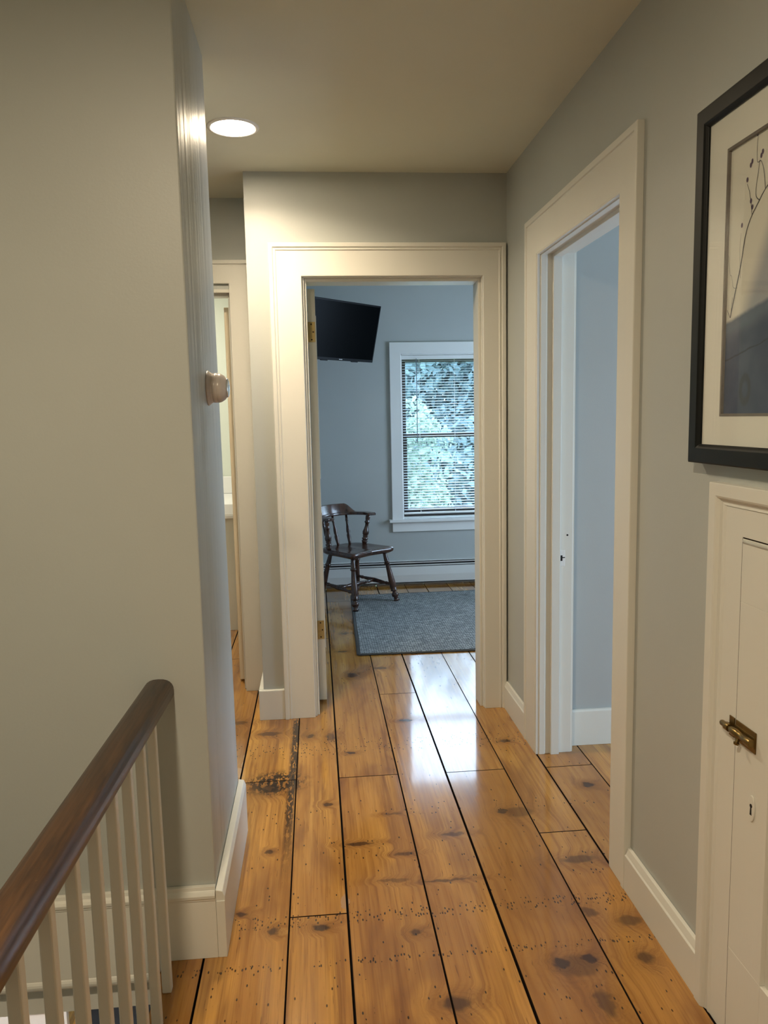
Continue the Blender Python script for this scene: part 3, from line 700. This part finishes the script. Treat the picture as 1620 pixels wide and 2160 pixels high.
# ------------------------------------------------------------------ bedroom: captain's chair
ch = thing('captains_chair', 'dark wooden low-back armchair with turned legs, partly hidden by the bedroom door', 'chair', (.290, 5.846, .0108), math.radians(40))
def seat_outline():
    half = [(0, -.178), (.08, -.186), (.16, -.198), (.205, -.196), (.226, -.172), (.222, -.10), (.214, 0), (.212, .08), (.200, .150), (.165, .205), (.10, .232), (0, .240)]
    pts = catmull([(x, y, 0) for x, y in half], 4)
    return [(p.x, p.y) for p in pts]+[(-p.x, p.y) for p in pts[-2:0:-1]]
ol = seat_outline()
bm = B()
def sz(x, y):   # saddle: two hollows with a pommel at the front centre
    return -.012*math.exp(-((abs(x)-.085)/.07)**2-((y-.03)/.11)**2)+.006*math.exp(-(x/.05)**2-((y+.15)/.06)**2)
rings = [[(x*.90, y*.90, .377) for x, y in ol], [(x*.985, y*.985, .389) for x, y in ol], [(x, y, .400) for x, y in ol], [(x*.995, y*.995, .412) for x, y in ol], [(x*.965, y*.965, .4195) for x, y in ol]]
for s in (.85, .7, .55, .4, .25, .1): rings.append([(x*s, y*s, .4195+sz(x*s, y*s)) for x, y in ol])
loft(bm, rings, smooth=True); obj('seat', bm, M['chair'], ch)
LEG = [(0, .013), (.10, .014), (.20, .0165), (.235, .0165), (.245, .021), (.262, .021), (.27, .016), (.30, .015), (.45, .0185), (.62, .0225), (.72, .0235), (.775, .020), (.785, .0235), (.80, .0235), (.81, .013), (.83, .014), (.86, .0225), (.885, .0245), (.91, .022), (.935, .0135), (.945, .0165), (.955, .0135), (.97, .018), (1.0, .021)]
tops = {(-1, -1): (-.165, -.135), (1, -1): (.165, -.135), (-1, 1): (-.140, .135), (1, 1): (.140, .135)}
feet = {(-1, -1): (-.217, -.212), (1, -1): (.217, -.212), (-1, 1): (-.195, .224), (1, 1): (.195, .224)}
def legpt(k, z):
    f = z/.39; a, b = feet[k], tops[k]; return (a[0]+(b[0]-a[0])*f, a[1]+(b[1]-a[1])*f, z)
for k in tops:
    bm = B(); lathe(bm, legpt(k, .395), legpt(k, 0.0 if k[1] < 0 else -.0105), [(t_, r*1.12) for t_, r in LEG], 20); obj('leg', bm, M['chair'], ch)
STR = [(0, .009), (.12, .011), (.17, .014), (.20, .010), (.24, .012), (.40, .016), (.5, .0185), (.60, .016), (.76, .012), (.80, .010), (.83, .014), (.88, .011), (1, .009)]
for s in (-1, 1):
    bm = B(); lathe(bm, legpt((s, -1), .125), legpt((s, 1), .150), STR, 16); obj('stretcher', bm, M['chair'], ch)
mid = lambda s: (Vector(legpt((s, -1), .125))+Vector(legpt((s, 1), .150)))/2
bm = B(); lathe(bm, mid(-1), mid(1), STR, 16); obj('stretcher', bm, M['chair'], ch)
bow = catmull([(-.214, .035, .656), (-.224, .09, .656), (-.215, .150, .656), (-.150, .238, .656), (0, .282, .656), (.150, .238, .656), (.215, .150, .656), (.224, .09, .656), (.214, .035, .656)], 8)
bm = B()
rings = []
for i, p in enumerate(bow):
    d = (bow[min(i+1, len(bow)-1)]-bow[max(i-1, 0)]); d.z = 0; d.normalize(); s = Vector((-d.y, d.x, 0))
    e = min(i, len(bow)-1-i); w = .030 if e > 12 else .030+.008*(1-e/12)
    if e == 0: w *= .7
    rings.append([tuple(p+s*a*w+Vector((0, 0, b))) for a, b in ((-1, -.011), (.9, -.011), (1, -.004), (1, .006), (.9, .011), (-.9, .011), (-1, .006), (-1, -.004))])
loft(bm, rings, smooth=True); obj('arm_bow', bm, M['chair'], ch, bevel=.002)
bm = B(); rings = []
i0, i1 = 20, len(bow)-21
for i in range(i0, i1+1):
    p = bow[i]; f = (i-i0)/(i1-i0); q = min(1, min(f, 1-f)/.26); h = .070*(q*q*(3-2*q))+.004
    d = (bow[i+1]-bow[i-1]); d.z = 0; d.normalize(); s = Vector((-d.y, d.x, 0))
    if s.dot(Vector((p.x, p.y, 0))) < 0: s = -s
    rings.append([tuple(p+s*a+Vector((0, 0, b))) for a, b in ((-.020, .006), (.012, .006), (.020, h), (.014, h+.006), (.004, h+.004), (-.006, h*.5))])
loft(bm, rings, smooth=True); obj('crest', bm, M['chair'], ch, bevel=.002)
POST = [(0, .012), (.08, .018), (.12, .021), (.15, .014), (.17, .020), (.21, .021), (.24, .013), (.27, .019), (.30, .015), (.34, .021), (.42, .0225), (.50, .017), (.62, .012), (.70, .012), (.73, .018), (.76, .018), (.79, .012), (.86, .015), (.93, .016), (1, .011)]
SPN = [(0, .008), (.1, .010), (.22, .013), (.30, .014), (.36, .010), (.40, .013), (.48, .0125), (.62, .009), (.74, .0085), (.77, .0115), (.80, .0085), (1, .007)]
thick = lambda pr, k: [(t_, r*k) for t_, r in pr]
for s in (-1, 1):
    bm = B(); lathe(bm, (s*.184, .105, .412), (s*.217, .085, .650), thick(POST, 1.18), 18); obj('arm_post', bm, M['chair'], ch)
for x, y in ((-.105, .185), (0, .205), (.105, .185)):
    bm = B(); lathe(bm, (x, y, .412), (x*1.24, y+.068, .660), thick(SPN, 1.2), 14); obj('spindle', bm, M['chair'], ch)

# ------------------------------------------------------------------ bedroom: television in the corner
tvc = Vector((.207, 5.834, 1.844))
tv = thing('television', 'black flat television angled from the bedroom corner beside the window', 'television', tvc)
yaw, tl = math.radians(44.87), math.radians(13.55)
r_ = Vector((math.cos(yaw), math.sin(yaw), 0)); n_ = Vector((math.sin(yaw), -math.cos(yaw), 0)); u_ = Vector((0, 0, 1))*math.cos(tl)+n_*math.sin(tl); f_ = u_.cross(r_)*-1
if f_.dot(n_) < 0: f_ = -f_
def tvb(bm, a0, a1, b0, b1, c0, c1):
    P = lambda a, b, c: tuple(tvc+r_*a+u_*b+f_*c)
    hexa(bm, [P(a0, b0, c0), P(a1, b0, c0), P(a1, b0, c1), P(a0, b0, c1)], [P(a0, b1, c0), P(a1, b1, c0), P(a1, b1, c1), P(a0, b1, c1)])
bm = B(); tvb(bm, -.365, .365, 0, .43, -.022, 0); tvb(bm, -.25, .25, .06, .36, -.055, -.02); tvb(bm, -.20, -.13, -.006, .004, -.02, -.004); tvb(bm, .13, .20, -.006, .004, -.02, -.004); obj('housing', bm, M['tv_black'], tv, bevel=.003)
bm = B(); tvb(bm, -.352, .352, .020, .418, -.002, .0015); obj('screen', bm, M['tv_screen'], tv)
bm = B()
for k in range(6): tvb(bm, -.017+.006*k, -.0125+.006*k, .0075, .0125, 0, .001)
obj('logo', bm, M['logo'], tv)
bm = B()
mp = tvc+u_*.21+f_*-.05; wp = Vector((-.176, 6.28, mp.z+.02))
tube(bm, [mp, mp+f_*-.08, wp+Vector((.03, 0, 0)), wp], .018, 10); box(bm, -.18, -.168, 6.20, 6.36, mp.z-.12, mp.z+.16); obj('wall_mount', bm, M['tv_black'], tv)

# ------------------------------------------------------------------ bathroom: vanity
va = thing('bathroom_vanity', 'vanity with a white top and beige front through the passage door', 'vanity', (-1.0, 5.45, 0))
bm = B(); box(bm, -1.65, -.305, 5.20, 5.94, .0, .770); obj('cabinet', bm, M['trim'], va, bevel=.003)
bm = B(); box(bm, -1.68, -.302, 5.165, 5.945, .771, .795); prism(bm, [(5.165, .795), (5.185, .868), (5.23, .872), (5.94, .872), (5.94, .795)], 'x', -1.66, -.305); obj('countertop', bm, M['white'], va, bevel=.004)
bm = B(); box(bm, -1.66, -.305, 5.905, 5.945, .873, 1.0); obj('backsplash', bm, M['white'], va, bevel=.004)

# ------------------------------------------------------------------ lower hall seen between the balusters
d5 = setting('door_5', (-2.1, 4.85, -2.6)); bm = B(); box(bm, -2.62, -1.755, 4.84, 4.88, -2.59, -.45); lf = obj('door_leaf', bm, M['white'], d5, bevel=.002)
bm = B()
for a, b in ((-2.52, -2.23), (-2.13, -1.86)):
    for c, d in ((-2.42, -1.7), (-1.5, -.65)): wallbox(bm, 'y', 4.826, 4.84, a, b, c, d, [(a+.025, b-.025, c+.025, d-.025)])
obj('panel_moulding', bm, M['white'], lf)
bm = B(); box(bm, -1.66, -1.2, 4.45, 5.2, -2.599, -2.586); tag(obj('doormat', bm, M['mat_dark'], None, bevel=.002), 'black doormat on the lower floor, glimpsed between the stair balusters', 'doormat')

# ------------------------------------------------------------------ outdoors
bm = B(); box(bm, -60, 80, 7.2, 120, -3.2, -3.0); struct('ground', bm, M['grass'])
def tree(x, y, h, rad, seed, leaf, label, n=4200, size=.13):
    rng = random.Random(seed)
    t_ = thing('leafy_tree', label, 'tree', (x, y, -3.0), 0, 'trees outside the bedroom window')
    bm = B(); tube(bm, catmull([(x, y, -3.0), (x+.1, y, -1.2), (x-.05, y+.1, h*.35), (x, y, h*.7)], 6), [.22*(1-.035*i) for i in range(19)], 10); obj('trunk', bm, M['bark'], t_)
    bm = B(); lay = bm.loops.layers.float_color.new('tone')
    blobs = [(x+rng.uniform(-1, 1)*rad*.75, y+rng.uniform(-1, 1)*rad*.6, rng.uniform(-2.2, h), rng.uniform(.45, 1.0)*rad*.55) for _ in range(34)]
    if rad > 3: blobs += [(x+dx, y+dy, z, 1.25) for dx in (-3.2, -1.9, -.6, .8) for z, dy in ((-1.8, 0), (-.3, .5), (1.2, 0), (2.6, .5))]
    for _ in range(n):
        bx, by, bz, br = rng.choice(blobs)
        while True:
            d = Vector((rng.uniform(-1, 1), rng.uniform(-1, 1), rng.uniform(-1, 1)))
            if .2 < d.length < 1: break
        d = d.normalized()*(rng.uniform(.55, 1)**.5)
        p = Vector((bx, by, bz))+d*br
        nrm = (d+Vector((rng.uniform(-.8, .8), rng.uniform(-.8, .8), rng.uniform(-.4, 1.0)))).normalized()
        a = nrm.orthogonal().normalized(); b = nrm.cross(a); th_ = rng.uniform(0, PI); a, b = a*math.cos(th_)+b*math.sin(th_), b*math.cos(th_)-a*math.sin(th_)
        s = size*rng.uniform(.6, 1.3)
        v = [bm.verts.new(p+q) for q in (-a*s, -b*s*.5, a*s*.2-b*s*.45, a*s, a*s*.2+b*s*.45, -a*s*.4+b*s*.5)]
        f = bm.faces.new(v); tn = rng.random()
        for l in f.loops: l[lay] = (tn, tn, tn, 1)
    me = obj('foliage', bm, M[leaf], t_)
tree(1.1, 13.2, 1.5, 1.45, 1, 'leaf_a', 'pale green tree just outside the bedroom window', 9000, .062)
tree(5.4, 21.5, 4.8, 4.2, 4, 'leaf_b', 'tall haze-tinted tree filling the window view behind the pale one', 52000, .115)

# ------------------------------------------------------------------ light
w = bpy.data.worlds.new('daylight'); SC.world = w; w.use_nodes = True
bg = w.node_tree.nodes['Background']; bg.inputs[0].default_value = (.57, .765, 1.0, 1); bg.inputs[1].default_value = 13.0
def area(name, loc, size, energy, col, rot=(0, 0, 0), shape='DISK', size_y=None, portal=False):
    l = bpy.data.lights.new(name, 'AREA'); l.shape = shape; l.size = size; l.energy = energy; l.color = col[:3]
    if size_y: l.size_y = size_y
    if portal: l.cycles.is_portal = True
    o = bpy.data.objects.new(name, l); C.objects.link(o); o.location = loc; o.rotation_euler = rot; return o
lamp = area('recessed_lamp', (-.268, 3.065, CEIL-.0048), .15, 13.5, WARM); lamp.data.spread = math.radians(150)
area('hall_lamp', (-.435, .28, 2.49), .14, 35, WARM)
area('bathroom_lamp', (-1.1, 5.0, 2.49), .3, 24, (1, .92, .78))
area('lower_hall_lamp', (-1.9, 3.6, -.16), .3, 45, (1, .84, .66))
# daylight portals in the window openings
area('window_daylight', (1.18, 6.64, 1.25), .91, 1, (1, 1, 1), (-PI/2, 0, 0), 'RECTANGLE', 1.375, True)
area('side_window_daylight', (2.87, 5.125, 1.30), 1.15, 1, (1, 1, 1), (PI/2, 0, PI/2), 'RECTANGLE', 1.4, True)
area('room_window_daylight', (3.77, 1.725, .975), 1.45, 1, (1, 1, 1), (PI/2, 0, PI/2), 'RECTANGLE', 1.55, True)

# ------------------------------------------------------------------ camera
cam = bpy.data.cameras.new('camera'); co = bpy.data.objects.new('camera', cam); C.objects.link(co)
F, YAW, PIT, ROL = 1627.57, -.0869645939, .122008235, -.0206430814
cyw, syw = math.cos(YAW), math.sin(YAW); cp_, sp_ = math.cos(PIT), math.sin(PIT); cr, sr = math.cos(ROL), math.sin(ROL)
R = Matrix(((cr, -sr, 0), (sr, cr, 0), (0, 0, 1))) @ Matrix(((1, 0, 0), (0, cp_, -sp_), (0, sp_, cp_))) @ Matrix(((1, 0, 0), (0, 0, -1), (0, 1, 0))) @ Matrix(((cyw, syw, 0), (-syw, cyw, 0), (0, 0, 1)))
rows = [Vector(R[i]) for i in range(3)]
m = Matrix((rows[0], -rows[1], -rows[2])).transposed().to_4x4(); m.translation = Vector((0, 0, 1.42)); co.matrix_world = m
cam.sensor_fit = 'VERTICAL'; cam.sensor_height = 36; cam.sensor_width = 27; cam.lens = F/2160*36; cam.clip_start = .02; cam.clip_end = 300
SC.camera = co
vs = SC.view_settings; vs.view_transform = 'Standard'; vs.look = 'None'; vs.exposure = 0.12; vs.gamma = 1.0; vs.use_curve_mapping = False
